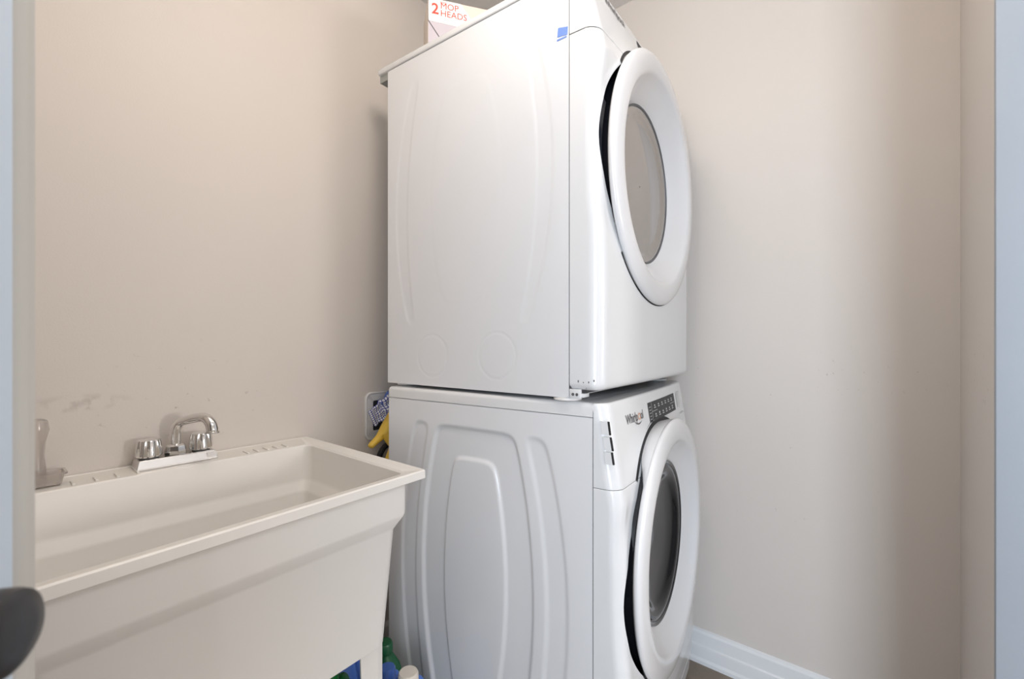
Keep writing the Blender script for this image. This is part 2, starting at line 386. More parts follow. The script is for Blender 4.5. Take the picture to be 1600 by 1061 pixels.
def ring_xf(xc, zc, off0=0.0):
    # lathe z axis -> local -y (towards the room); the door is slightly taller than wide
    return Matrix(((0.97, 0, 0, xc), (0, 0, -1, -off0), (0, 1.035, 0, zc), (0, 0, 0, 1)))
def lathe_part(name, prof, mat, parent, xc, zc, n=144, cap=False, angle=50):
    return lathe(name, prof, mat, parent, n=n, cap=cap, xf=ring_xf(xc, zc), angle=angle)
def machine_door(root, f, base, glassmat, washer):
    gd = 0.008 if washer else -0.004
    xc, zc = f.xc, f.zc
    b = base
    d = thing_part('door', root)
    R = lambda q: [(r, o+b) for r, o in q]
    lathe_part('door_ring', R([(0.296, -0.012), (0.318, -0.006), (0.3245, -0.001), (0.3265, 0.003), (0.326, 0.007), (0.322, 0.011), (0.313, 0.0145), (0.302, 0.0170),
               (0.288, 0.0180), (0.276, 0.0170), (0.270, 0.0150), (0.266, 0.0110), (0.260, 0.004), (0.245, -0.009), (0.228, -0.020+gd*.3), (0.214, -0.030+gd*.8), (0.2105, -0.034+gd), (0.206, -0.038+gd)]), M['ring'], d, xc, zc)
    V = []; na = 121
    for i in range(na):
        a = math.radians(-148+296*i/(na-1)); dd = 0.036*float(sstep(0, 34, 148-abs(math.degrees(a))))
        for r_, o_ in ((0.3245, b-0.001), (0.3215, b-0.001-dd*.5), (0.316, b-0.0015-dd), (0.300, b-0.002-dd)):
            V.append((xc+0.97*r_*math.cos(a), -o_, zc+1.035*r_*math.sin(a)))
    mesh('door_rim', V, [[4*i+k, 4*i+k+1, 4*i+5+k, 4*i+4+k] for i in range(na-1) for k in range(3)], M['ring'], d, angle=50)
    V = []
    for i in range(na):
        a = math.radians(-138+276*i/(na-1))
        for r_, lf_ in ((0.316, 0.0004), (0.3262, 0.0007), (0.3288, 0.0004)):
            x_ = xc+0.97*r_*math.cos(a); z_ = zc+1.035*r_*math.sin(a); V.append(f.pt(min(max(x_, .001), Wd-.001), z_, lf_))
    mesh('door_gap_shade', V, [[3*i+k, 3*i+k+1, 3*i+4+k, 3*i+3+k] for i in range(na-1) for k in range(2)], M['shadow_gap'], d)  # black strip laid on the skin in place of the groove's shade
    lathe_part('door_back', [(0.322-0.03, 0.0), (0.300, 0.02), (0.302, b-0.03), (0.306, b-0.012), (0.296, b-0.010)], M['black'], d, xc, zc)
    if washer:
        lathe_part('window_trim', R([(0.211, -0.026), (0.209, -0.0225), (0.203, -0.023), (0.200, -0.027)]), M['black'], d, xc, zc)
        lathe_part('window_glass', R([(0.202, -0.027), (0.196, -0.024), (0.186, -0.0225), (0.170, -0.026), (0.163, -0.034), (0.150, -0.040), (0.10, -0.046), (0.05, -0.049), (0.002, -0.050)]), glassmat, d, xc, zc)
    else:
        lathe_part('window_trim', R([(0.2115, -0.038), (0.2095, -0.0365), (0.206, -0.0375), (0.2045, -0.041)]), M['gasket'], d, xc, zc)
        lathe_part('window_glass', R([(0.206, -0.040), (0.200, -0.039), (0.186, -0.044), (0.176, -0.047), (0.168, -0.0475), (0.12, -0.048), (0.06, -0.0485), (0.002, -0.0485)]), glassmat, d, xc, zc)
    return d
def thing_part(name, parent):
    o = bpy.data.objects.new(name, None); C.objects.link(o); o.parent = parent; o.empty_display_size = 0.05
    return o
def decal(name, f, pts, lift, mat, parent, sub=6):
    """flat printed quad given by 4 (x, z) corners, laid on the front skin"""
    V = []; F = []
    a, b, c, d = [np.array(p) for p in pts]
    for j in range(sub+1):
        for i in range(sub+1):
            s, t = i/sub, j/sub; p = (a*(1-s)+b*s)*(1-t)+(d*(1-s)+c*s)*t; V.append(f.pt(p[0], p[1], lift))
    for j in range(sub):
        for i in range(sub): k = j*(sub+1)+i; F.append([k, k+1, k+sub+2, k+sub+1])
    return V, F
def decal_obj(name, f, quads, lift, mat, parent):
    V = []; F = []
    for q in quads:
        v, fc = decal(name, f, q, lift, mat, parent, 4 if len(quads) < 4 else 1); n = len(V); V += v; F += [[k+n for k in x] for x in fc]
    return mesh(name, V, F, mat, parent)
def text_on(name, f, txt, size, x, z, lift, mat, parent, sx=1.0, bold=0.0):
    V, F = text_verts(txt, size, bold)
    return mesh(name, [f.pt(x+v[0]*sx, z+v[1], lift) for v in V], F, mat, parent)
rect = lambda x0, x1, z0, z1: [(x0, z0), (x1, z0), (x1, z1), (x0, z1)]

def cabinet(root, D, z0, z1, feats, circs):
    relief_panel('side_panel', D, z0, z1, feats, circs, M['side'], root)
    box('cabinet_shell', (0.010, Wd, 0.004, D, z0, z1), M['side'], root)
    box('seam_backing', (0.002, Wd-0.002, -0.004, 0.004, z0+.004, z1-.004), M['seamgrey'], root)  # dark strip added behind the panel seam so its gap reads as shaded
    bm = bmesh.new(); add_box(bm, 0.001, 0.012, D-0.003, D, z0, z1); add_box(bm, 0.001, 0.012, 0.0, D, z0, z0+0.002)
    from_bm('panel_edge', bm, M['side'], root)

# ------------------------------------------------------------------ washer
wr = thing('washing_machine', 'white front-load washer with grey control display, at the bottom of the stack beside the sink', 'washing machine',
           (0.90203, 0.50932, 0), math.radians(6.014))
WDp = 0.667
feats = [([(.871,.208),(.769,.186),(.63,.165),(.534,.159),(.305,.167)], [(.868,.474),(.697,.51),(.543,.521),(.389,.521),(.174,.489)], .887, .06, -0.007, 0.012),
         ([(.796,.271),(.643,.246),(.545,.238),(.305,.25)], [(.787,.412),(.614,.441),(.45,.445),(.306,.434),(.202,.419)], .808, .13, 0.0065, 0.010),
         ([(.88,.504),(.496,.554),(.305,.547),(.159,.526)], [(.843,.568),(.513,.608),(.287,.597),(.147,.574)], .891, .06, -0.004, 0.012),
         ([(.875,.122),(.761,.09),(.659,.076),(.561,.068),(.345,.069)], [(.869,.171),(.732,.144),(.609,.122),(.419,.12)], .888, .06, -0.004, 0.014)]
cabinet(wr, WDp, 0.022, 0.951, feats, [])
bm = bmesh.new(); add_box(bm, -0.001, Wd+0.001, -0.0004, WDp+0.006, 0.9525, 0.984)
bmesh.ops.bevel(bm, geom=[e for e in bm.edges if e.verts[0].co.z > .97 and e.verts[1].co.z > .97 and max(v.co.y for v in e.verts) > .01] +
                [e for e in bm.edges if abs(e.verts[0].co.z-e.verts[1].co.z) > .01 and e.verts[0].co.y > .1], offset=0.011, segments=4, affect='EDGES', profile=0.5)
from_bm('top_panel', bm, M['enamel'], wr, angle=35)
wf = Front([(0.0, 0.060), (0.15, 0.074), (0.40, 0.080), (0.62, 0.077), (0.755, 0.068), (0.86, 0.050), (0.95, 0.036), (0.984, 0.030)], 0.338, 0.570)
front_skin('front_panel', wf, 0.085, 0.7943, M['enamel'], wr, hole=True, round1=0.0015)
front_skin('control_console', wf, 0.7952, 0.984, M['enamel'], wr, hole=True, round0=0.0015, round1=0.007, cap1=True)
front_skin('kick_panel', wf, 0.022, 0.082, M['enamel'], wr, hole=False, round1=0.002)
box('front_core', (0.05, Wd-0.05, -0.015, 0.004, 0.04, 0.93), M['shadow_gap'], wr)
lathe_part('door_pocket', [(0.3335, 0.052), (0.3335, 0.018), (0.28, 0.012)], M['black'], wr, wf.xc, wf.zc)
machine_door(wr, wf, 0.088, M['wglass'], True)
# handle recess ribs behind the door edge
hg = thing_part('handle_recess', wr)
for a in (176, 190):
    bm = bmesh.new(); add_box(bm, -0.006, 0.008, -0.054, -0.02, -0.012, 0.012, 0.004)
    o = from_bm('rib', bm, M['navy'], hg, angle=35); o.location = (wf.xc+0.318*math.cos(math.radians(a)), 0, wf.zc+0.318*math.sin(math.radians(a)))
# vents/clips on the console corner
for z0, z1, s0, s1 in ((0.917, 0.946, 0.037, 0.041), (0.883, 0.912, 0.042, 0.047), (0.853, 0.879, 0.045, 0.049)):
    g = thing_part('corner_clip', wr)
    w0 = 0.018
    V = []; 
    for z, s in ((z0, s1), (z1, s0)):
        for x in (0.004, -0.0025):
            for y in (-(s-w0), -(s-0.0018)): V.append((x, y, z))
    mesh('tab', V, [[0,1,3,2],[4,5,7,6],[0,1,5,4],[2,3,7,6],[0,2,6,4],[1,3,7,5]], M['enamel'], g)
    V = []
    for z, s in ((z0, s1), (z1, s0)):
        for x in (0.004, -0.0012):
            for y in (-(s-0.0018), -(s+0.0015)): V.append((x, y, z))
    mesh('slot', V, [[0,1,3,2],[4,5,7,6],[0,1,5,4],[2,3,7,6],[0,2,6,4],[1,3,7,5]], M['shadow_gap'], g)
# display
dp = decal_obj('display_panel', wf, [rect(0.262, 0.540, 0.905, 0.957)], 0.0008, M['panel'], wr); tag(dp, 'charcoal display with rows of pale touch icons')
ic = []
ic.append(rect(0.290, 0.2915, 0.906, 0.956)); ic.append(rect(0.2915, 0.53, 0.9303, 0.9315))
for k in range(6):
    x = 0.312 + k*0.036
    ic.append(rect(x, x+0.016, 0.938, 0.9405)); ic.append(rect(x+0.003, x+0.012, 0.943, 0.947))
    ic.append(rect(x, x+0.018, 0.914, 0.9165)); ic.append(rect(x+0.003, x+0.013, 0.919, 0.9235 + 0.001*(k % 2)))
for k in range(5): ic.append(rect(0.268, 0.283, 0.912+k*0.008, 0.9135+k*0.008))
decal_obj('display_icon', wf, ic, 0.0014, M['icon'], dp)['kind'] = 'stuff'
pd = decal_obj('touch_pad', wf, [rect(0.568, 0.612, 0.908, 0.957)], 0.0008, M['greypad'], wr); tag(pd, 'pale grey dial window')
mk = [rect(0.590+0.014*k, 0.596+0.014*k, 0.884, 0.890) for k in range(4)] + [rect(0.60, 0.604, 0.868, 0.872)]
decal_obj('printed_mark', wf, mk, 0.0008, M['icon'], wr)['kind'] = 'stuff'
lg = text_on('logo_lettering', wf, 'Whirlp', 0.031, 0.098, 0.925, 0.0010, M['logo'], wr, sx=0.88, bold=0.0006)
text_on('logo_lettering', wf, 'ol', 0.031, 0.196, 0.925, 0.0010, M['logo'], wr, sx=0.88, bold=0.0006)
# orange swirl of the logo
V = []; F = []
n = 28
for i in range(n):
    a = 2*PI*i/(n-1); V.append(wf.pt(0.187+0.0085*math.cos(a), 0.933+0.0085*math.sin(a), 0.0012)); V.append(wf.pt(0.187+0.0060*math.cos(a), 0.933+0.0060*math.sin(a), 0.0012))
F = [[2*i, 2*i+2, 2*i+3, 2*i+1] for i in range(n-1)]
mesh('logo_swirl', V, F, M['orange'], wr)
V = []
for i in range(n):
    t = i/(n-1); a = math.radians(160+170*t); ww = 0.002*math.sin(PI*t)
    for s in (1, -1): V.append(wf.pt(0.178+0.030*math.cos(a), 0.932+(0.016+s*ww)*math.sin(a), 0.0011))
mesh('logo_swirl', V, [[2*i, 2*i+2, 2*i+3, 2*i+1] for i in range(n-1)], M['logo'], wr)
for x in (0.05, 0.636):
    for y in (0.05, 0.61):
        lathe('foot', [(0.022, 0.0), (0.022, 0.012), (0.012, 0.014), (0.012, 0.023)], M['gasket'], wr, n=20, xf=Matrix.Translation((x, y, 0)))

# ------------------------------------------------------------------ dryer
dr = thing('clothes_dryer', 'white clothes dryer with pale glass door window, on top of the washer', 'dryer', (0.88785, 0.56269, 0.984), math.radians(3.181))
DD = 0.6445; Z = 0.984
def zsh(l): return [(p[0]-Z, p[1]) for p in l]
fD = [(zsh([(1.897,.104),(1.798,.073),(1.721,.06),(1.545,.043),(1.406,.051),(1.251,.086),(1.168,.112)]), zsh([(1.888,.137),(1.764,.102),(1.578,.089),(1.434,.094),(1.253,.121),(1.173,.138)]), 1.905-Z, 1.165-Z, -0.0014, 0.011),
      (zsh([(1.803,.24),(1.621,.201),(1.451,.201),(1.324,.234),(1.232,.256)]), zsh([(1.823,.399),(1.536,.447),(1.396,.44),(1.247,.404)]), 1.83-Z, 1.23-Z, 0.0006, 0.014),
      (zsh([(1.174,.523),(1.336,.543),(1.556,.553),(1.75,.535),(1.89,.50)]), zsh([(1.192,.558),(1.378,.595),(1.565,.600),(1.78,.575),(1.89,.53)]), 1.90-Z, 1.168-Z, -0.0014, 0.011)]
cabinet(dr, DD, 0.009, 1.965-Z, fD, [(.447, 1.08-Z, .060), (.211, 1.085-Z, .060)])
df = Front([(0.0, 0.078), (0.25, 0.080), (0.80, 0.078), (0.85, 0.066), (0.93, 0.046), (1.0, 0.028)], 0.338, 1.560-Z)
front_skin('front_panel', df, 1.012-Z, 1.8245-Z, M['enamel'], dr, hole=True, round0=0.016, round1=0.0015)
cs_ = front_skin('control_console', df, 1.8265-Z, 1.972-Z, M['enamel'], dr, hole=True, round0=0.0015, round1=0.006, cap1=True)
text_on('logo_lettering', df, 'Whirlpool', 0.031, 0.10, 1.940-Z, 0.0010, M['logo'], dr, sx=0.88, bold=0.0006)
decal_obj('display_panel', df, [rect(0.30, 0.56, 1.905-Z, 1.955-Z)], 0.0008, M['panel'], dr)
box('front_core', (0.05, Wd-0.05, -0.015, 0.004, 0.04, 0.93), M['shadow_gap'], dr)
tp = bmesh.new(); add_box(tp, -0.004, Wd+0.004, 0.0, DD+0.045, 1.966-Z, 1.985-Z, 0.0045, 3)
from_bm('top_lid', tp, M['enamel'], dr, angle=35)
bx = bmesh.new(); add_box(bx, 0.004, Wd-0.004, DD+0.001, DD+0.043, 1.944-Z, 1.966-Z)
from_bm('back_hood', bx, M['galv'], dr)
lathe_part('door_pocket', [(0.3335, 0.050), (0.3335, 0.018), (0.28, 0.012)], M['black'], dr, df.xc, df.zc)
machine_door(dr, df, 0.088, M['dglass'], False)
hg = thing_part('handle_recess', dr)
V = []
for i, aa in enumerate(np.linspace(158, 194, 19)):
    a = math.radians(aa); ri = 0.304; ro = 0.320 if not (171 < aa < 177) else 0.314
    for r_, y in ((ri, -0.02), (ro, -0.02), (ro, -0.066), (ri, -0.066)):
        V.append((df.xc+r_*math.cos(a), y, df.zc+r_*math.sin(a)))
F = [[4*i+k, 4*i+(k+1) % 4, 4*i+4+(k+1) % 4, 4*i+4+k] for i in range(18) for k in range(4)] + [[0, 1, 2, 3], [72, 73, 74, 75]]
mesh('grip', V, F, M['navy'], hg)
# bottom corner bracket with a screw under the front panel
bk = bmesh.new(); add_box(bk, 0.001, 0.010, -0.028, 0.0, 0.009, 0.030, 0.001); add_box(bk, 0.006, 0.035, -0.034, 0.0, 0.011, 0.020, 0.001)
bk_o = from_bm('bracket', bk, M['enamel'], dr, angle=35)
for y in (-0.010, -0.020):
    o = lathe('screw', [(0.0035, 0), (0.0035, 0.0012), (0.002, 0.0016)], M['gasket'], bk_o, n=12, xf=Matrix.Translation((0.001, y, 0.018)) @ Matrix.Rotation(-PI/2, 4, 'Y'))
for x, y in ((0.030, 0.020), (Wd-0.03, 0.020), (0.045, 0.60), (Wd-0.045, 0.60)):
    lathe('foot', [(0.031, 0.0005), (0.034, 0.003), (0.033, 0.008), (0.028, 0.0095)], M['white'], dr, n=28, xf=Matrix.Translation((x, y, 0)))
for k, (x, z, s) in enumerate(((0.0, 1.032, 1), (0.0, 1.030, .6), (0.0, 1.031, .8), (0.0, 1.035, .9))):
    y = -(0.024+0.013*k)
    box('paint_chip', (-0.0006, 0.001, y-0.0012*s, y+0.0012*s, z-Z-0.002*s, z-Z+0.003*s), M['logo'], dr)
tb = ngon_prism('tape', [(.004, 1.8275-Z), (.031, 1.831-Z), (.0285, 1.852-Z), (.0025, 1.8455-Z)], -0.0009, 0.0004, M['tape'], dr, axis='x'); tag(tb, 'torn blue painter tape on the dryer side')
tb = ngon_prism('tape', [(.0055, 1.8225-Z), (.032, 1.822-Z), (.031, 1.826-Z), (.006, 1.8255-Z)], -0.0009, 0.0004, M['tape'], dr, axis='x'); tag(tb, 'thin strip of blue tape')

# ------------------------------------------------------------------ utility sink
def sink():
    X0, X1, Yb, Zr = -0.012, 0.685, WA-0.002, 0.827
    Yf = 0.822
    r = thing('utility_sink', 'cream plastic laundry tub sink on moulded legs against the back wall', 'sink', (0.34, 1.1, 0))
    o = (0.34, 1.1, 0)
    def loop(x0, x1, y0, y1, z, rad, n=6):
        P = []
        for cx, cy, a0 in ((x1-rad, y1-rad, 0), (x0+rad, y1-rad, 90), (x0+rad, y0+rad, 180), (x1-rad, y0+rad, 270)):
            for k in range(n+1):
                a = math.radians(a0+90*k/n); xx = cx+rad*math.cos(a); yy = cy+rad*math.sin(a); yy -= 0.032*(X1-xx)/0.63*min(max((1.30-yy)/0.46, 0), 1); P.append((xx-o[0], yy-o[1], z))
        return P
    L = []
    # outside, from the bottom up, over the rim, down the inside
    L.append(loop(0.075, 0.600, 0.885, 1.345, 0.440, .03))
    L.append(loop(0.060, 0.612, 0.868, 1.355, 0.450, .03))
    L.append(loop(0.046, 0.629, 0.857, 1.363, 0.700, .022))
    L.append(loop(0.040, 0.633, 0.853, 1.366, 0.708, .020))
    L.append(loop(0.028, 0.645, 0.843, 1.376, 0.728, .018))
    L.append(loop(0.026, 0.6475, 0.841, 1.378, 0.735, .018))
    L.append(loop(0.025, 0.648, 0.840, 1.380, 0.807, .018))
    L.append(loop(X0+.002, X1-.002, Yf+.002, Yb-.001, 0.8065, .004))
    L.append(loop(X0, X1, Yf, Yb, 0.808, .004))
    L.append(loop(X0, X1, Yf, Yb, 0.8245, .005))
    L.append(loop(X0+.0025, X1-.0025, Yf+.0025, Yb-.001, Zr, .006))
    L.append(loop(X0+.014, X1-.014, Yf+.010, Yb-.003, Zr, .008))
    L.append(loop(X0+.016, X1-.016, Yf+.012, Yb-.004, Zr-.0015, .008))
    L.append(loop(0.028, 0.646, Yf+.022, 1.290, Zr-.002, .020))
    L.append(loop(0.032, 0.642, Yf+.0255, 1.2865, Zr-.006, .020))
    L.append(loop(0.040, 0.636, Yf+.031, 1.280, 0.735, .022))
    L.append(loop(0.043, 0.632, Yf+.034, 1.277, 0.725, .022))
    L.append(loop(0.058, 0.618, Yf+.046, 1.264, 0.708, .026))
    L.append(loop(0.060, 0.616, Yf+.048, 1.262, 0.700, .026))
    L.append(loop(0.078, 0.598, Yf+.070, 1.245, 0.500, .035))
    L.append(loop(0.095, 0.580, Yf+.085, 1.230, 0.478, .045))
    V = [p for l in L for p in l]; n = len(L[0]); F = []
    for j in range(len(L)-1):
        for i in range(n): F.append([j*n+i, j*n+(i+1) % n, (j+1)*n+(i+1) % n, (j+1)*n+i])
    F.append(list(range(n))[::-1]); F.append([(len(L)-1)*n+i for i in range(n)])
    mesh('basin', V, F, M['tub'], r, angle=38)
    # moulded soap-dish ribs on the deck
    xs = [0.150, 0.186, 0.221, 0.256] + [0.485, 0.510, 0.535, 0.560, 0.585]
    for x in xs:
        box('deck_rib', (x-.0025-o[0], x+.0025-o[0], 1.300-o[1], 1.335-o[1], Zr-.002, Zr+.0012), M['tub'], r, bev=.001)
    for (x, y, sx, sy) in ((0.611, 0.869, -1, 1), (0.061, 0.845, 1, 1), (0.605, 1.35, -1, -1), (0.067, 1.35, 1, -1)):
        t = 0.004; wdt = 0.066
        P = [(0, .022), (.007, .007), (.022, 0), (wdt, 0), (wdt, t), (.024, t), (t+.006, t+.006), (t, .024), (t, wdt), (0, wdt)]
        Vv = []
        for z, k in ((0.0, 0.75), (0.4495, 1.0)):
            for px, py in P:
                px2 = px*k if px > .03 else px; py2 = py*k if py > .03 else py
                Vv.append((x-o[0]+sx*px2 + (0 if z else -sx*-.0), y-o[1]+sy*py2, z))
        m_ = len(P); Ff = [list(range(m_)), list(range(m_, 2*m_))]+[[i, (i+1) % m_, m_+(i+1) % m_, m_+i] for i in range(m_)]
        mesh('leg', Vv, Ff, M['tub'], r)
    lathe('drain', [(0.042, 0.4785), (0.042, 0.4805), (0.030, 0.4805), (0.026, 0.479)], M['chrome'], r, n=32, xf=Matrix.Translation((0.0, 0.0, 0)))
    tube('drain_pipe', [(0, 0, 0.445), (0, 0, 0.33), (0.02, 0.02, 0.26), (0.02, 0.12, 0.25), (0.02, 0.22, 0.30), (0.02, 0.285, 0.30)], 0.02, M['white'], r)
    # tan bar-code sticker
    yb = 0.840
    st = ngon_prism('sticker', [(0.546-o[0], 0.7475), (0.622-o[0], 0.747), (0.6235-o[0], 0.770), (0.5445-o[0], 0.772)], yb-.0006-o[1], yb+.001-o[1], M['sticker'], r, axis='y')
    tag(st, 'tan bar-code sticker')
    bm = bmesh.new(); x = 0.5585
    random.seed(3)
    while x < 0.593:
        wd = random.choice((.0009, .0014, .002)); add_box(bm, x-o[0], x+wd-o[0], yb-.0009-o[1], yb-o[1], 0.7595, 0.7685); x += wd + random.choice((.0009, .0014, .002))
    add_box(bm, 0.548-o[0], 0.606-o[0], yb-.0009-o[1], yb-o[1], 0.7535, 0.7542)
    x = 0.556
    while x < 0.606:
        add_box(bm, x-o[0], x+.002-o[0], yb-.0009-o[1], yb-o[1], 0.7555, 0.7570); x += .0035
    b_ = from_bm('bar_code', bm, M['ink'], st); b_['kind'] = 'stuff'
sink()

# ------------------------------------------------------------------ faucet
def faucet():
    x0, y0, z0 = 0.3365, 1.341, 0.8255
    r = thing('faucet', 'chrome two-handle laundry faucet on the back deck of the tub sink', 'faucet', (x0, y0, z0))
    V = []
    for z, ex in ((0.0, 0.0), (0.004, 0.0), (0.021, -0.005), (0.0225, -0.007)):
        for sx, sy in ((-1, -1), (1, -1), (1, 1), (-1, 1)): V.append((sx*(0.0815+ex), sy*(0.0265+ex), z))
    F = [[4*j+i, 4*j+(i+1) % 4, 4*j+4+(i+1) % 4, 4*j+4+i] for j in range(3) for i in range(4)] + [[3, 2, 1, 0], [12, 13, 14, 15]]
    o = mesh('base_bar', V, F, M['chrome_dull'], r)
    mod = o.modifiers.new('bevel', 'BEVEL'); mod.width = 0.0012; mod.segments = 2
    box('indicator_patch', (0.058, 0.079, -0.0262, -0.022, 0.0065, 0.0175), M['white'], r)
    for s in (-1, 1):
        h = thing_part('handle', r); h.location = (s*0.0525, 0.003, 0.0225)
        lathe('collar', [(0.019, 0), (0.019, 0.003), (0.014, 0.005)], M['gasket'], h, n=24)
        # fluted tapering knob
        V = []; n = 36
        def rr(a, R):
            q = (a*8/(2*PI)) % 1.0; return R*(1.0 - 0.13*(math.sin(PI*q)**6 if True else 0))
        prof = [(0.0245, 0.004, 1), (0.0262, 0.0075, 1), (0.0235, 0.037, 1), (0.0215, 0.0425, .6), (0.015, 0.0448, 0), (0.002, 0.0455, 0)]
        n = 96
        for R, z, fl in prof:
            for i in range(n):
                a = 2*PI*i/n + 0.15; k = rr(a, 1.0); V.append((R*(1-fl+fl*k)*math.cos(a), R*(1-fl+fl*k)*math.sin(a), z))
        F = [[j*n+i, j*n+(i+1) % n, (j+1)*n+(i+1) % n, (j+1)*n+i] for j in range(len(prof)-1) for i in range(n)] + [list(range(n))[::-1], [(len(prof)-1)*n+i for i in range(n)]]
        mesh('knob', V, F, M['chrome'], h, angle=28)
    sp = thing_part('spout', r); sp.location = (0, 0.004, 0.0225)
    lathe('spout_nut', [(0.0225, 0), (0.023, 0.004), (0.0200, 0.020), (0.017, 0.0225), (0.013, 0.024)], M['chrome'], sp, n=8, angle=20)
    a = math.radians(-62); dx, dy = math.cos(a), math.sin(a)
    P = [(0, 0, 0.016), (0, 0, 0.045), (0.002*dx, 0.002*dy, 0.062), (0.012*dx, 0.012*dy, 0.0765), (0.032*dx, 0.032*dy, 0.083), (0.068*dx, 0.068*dy, 0.0905),
         (0.088*dx, 0.088*dy, 0.0885), (0.101*dx, 0.101*dy, 0.076), (0.105*dx, 0.105*dy, 0.064), (0.105*dx, 0.105*dy, 0.058)]
    tube('spout_pipe', P, [.0105, .0100, .0100, .0104, .0106, .0108, .0116, .0122, .0126, .0126], M['chrome'], sp, n=20)
    lathe('spout_tip', [(0.0118, 0.0), (0.0152, 0.001), (0.0152, 0.004), (0.0126, 0.0055)], M['chrome_dull'], sp, n=28, xf=Matrix.Translation((0.105*dx, 0.105*dy, 0.0535)))
faucet()

# ------------------------------------------------------------------ soap tray and brush on the deck
t = thing('soap_tray', 'small cloudy plastic soap tray on the left of the sink deck', 'soap dish', (0.105, 1.338, 0.827))
V = []
def rl(x, y, z, rad=.008, n=5):
    P = []
    for cx, cy, a0 in ((x-rad, y-rad, 0), (-x+rad, y-rad, 90), (-x+rad, -y+rad, 180), (x-rad, -y+rad, 270)):
        for k in range(n+1): a = math.radians(a0+90*k/n); P.append((cx+rad*math.cos(a), cy+rad*math.sin(a), z))
    return P
Ls = [rl(.030, .022, .002), rl(.034, .026, .022), rl(.038, .029, .0225), rl(.038, .029, .026), rl(.033, .025, .026), rl(.030, .022, .006)]
V = [p for l in Ls for p in l]; n = len(Ls[0])
F = [[j*n+i, j*n+(i+1) % n, (j+1)*n+(i+1) % n, (j+1)*n+i] for j in range(len(Ls)-1) for i in range(n)] + [list(range(n))[::-1], [(len(Ls)-1)*n+i for i in range(n)]]
mesh('tray', V, F, M['clear'], t, angle=40)
for sx in (-1, 1):
    for sy in (-1, 1): box('tray_foot', (sx*.024-.003, sx*.024+.003, sy*.017-.003, sy*.017+.003, 0, .003), M['clear'], t)
hb = tube('scrub_brush', [(0, 0, 0), (0, 0, .02), (.0, 0, .05), (0.0, 0, .08), (0, 0, .105), (0, 0, .123), (0, 0, .128)], [.016, .014, .011, .013, .0185, .016, .006], M['clear'], None, n=20)
hb.location = (0.100, 1.343, 0.836); tag(hb, 'translucent waisted plastic dispenser standing in the soap tray', 'bottle'); hb.name = 'soap_dispenser'

# ------------------------------------------------------------------ washing machine outlet box, cloth, gloves, hose
ob = thing('outlet_box', 'white washer outlet box with rounded faceplate recessed in the wall behind the washer', 'outlet box', (1.0, WA, 0.86))
def rrect(w, h, rad, n=6):
    P = []
    for cx, cz, a0 in ((w-rad, h-rad, 0), (-w+rad, h-rad, 90), (-w+rad, -h+rad, 180), (w-rad, -h+rad, 270)):
        for k in range(n+1): a = math.radians(a0+90*k/n); P.append((cx+rad*math.cos(a), cz+rad*math.sin(a)))
    return P
loops = [(0.112, 0.083, .022, -.0005), (0.112, 0.083, .022, -.006), (0.108, 0.079, .019, -.008), (0.104, 0.075, .016, -.005), (0.081, 0.054, .006, -.005), (0.079, 0.052, .005, -.002)]
V = []; 
for a, b, c, y in loops: V += [(p[0], y, p[1]) for p in rrect(a, b, c)]
n = 28
F = [[j*n+i, j*n+(i+1) % n, (j+1)*n+(i+1) % n, (j+1)*n+i] for j in range(len(loops)-1) for i in range(n)]
mesh('faceplate', V, F, M['white'], ob, angle=35)
ngon_prism('box_interior', rrect(.079, .052, .005), -.0015, -.0004, M['boxback'], ob, axis='y')
for s in (-1, 1):
    v = thing_part('valve', ob); v.location = (s*0.035, -0.001, 0.0)
    lathe('valve_body', [(0.010, 0), (0.010, 0.03), (0.013, 0.032), (0.013, 0.04)], M['chrome'], v, n=20, xf=Matrix.Rotation(PI/2, 4, 'X'))
    tube('valve_lever', [(0, -0.02, 0.008), (0, -0.022, 0.03)], 0.005, M['red'] if s > 0 else M['blue'], v, n=10)
hs = tube('water_hose', [(1.035, 1.362, 0.845), (1.03, 1.366, 0.80), (0.985, 1.368, 0.765), (0.945, 1.369, 0.74), (0.925, 1.369, 0.69), (0.925, 1.369, 0.58), (0.96, 1.36, 0.50), (1.03, 1.33, 0.48)], 0.010, M['hose'])
tag(hs, 'black water hose hanging from the outlet box behind the washer', 'hose')

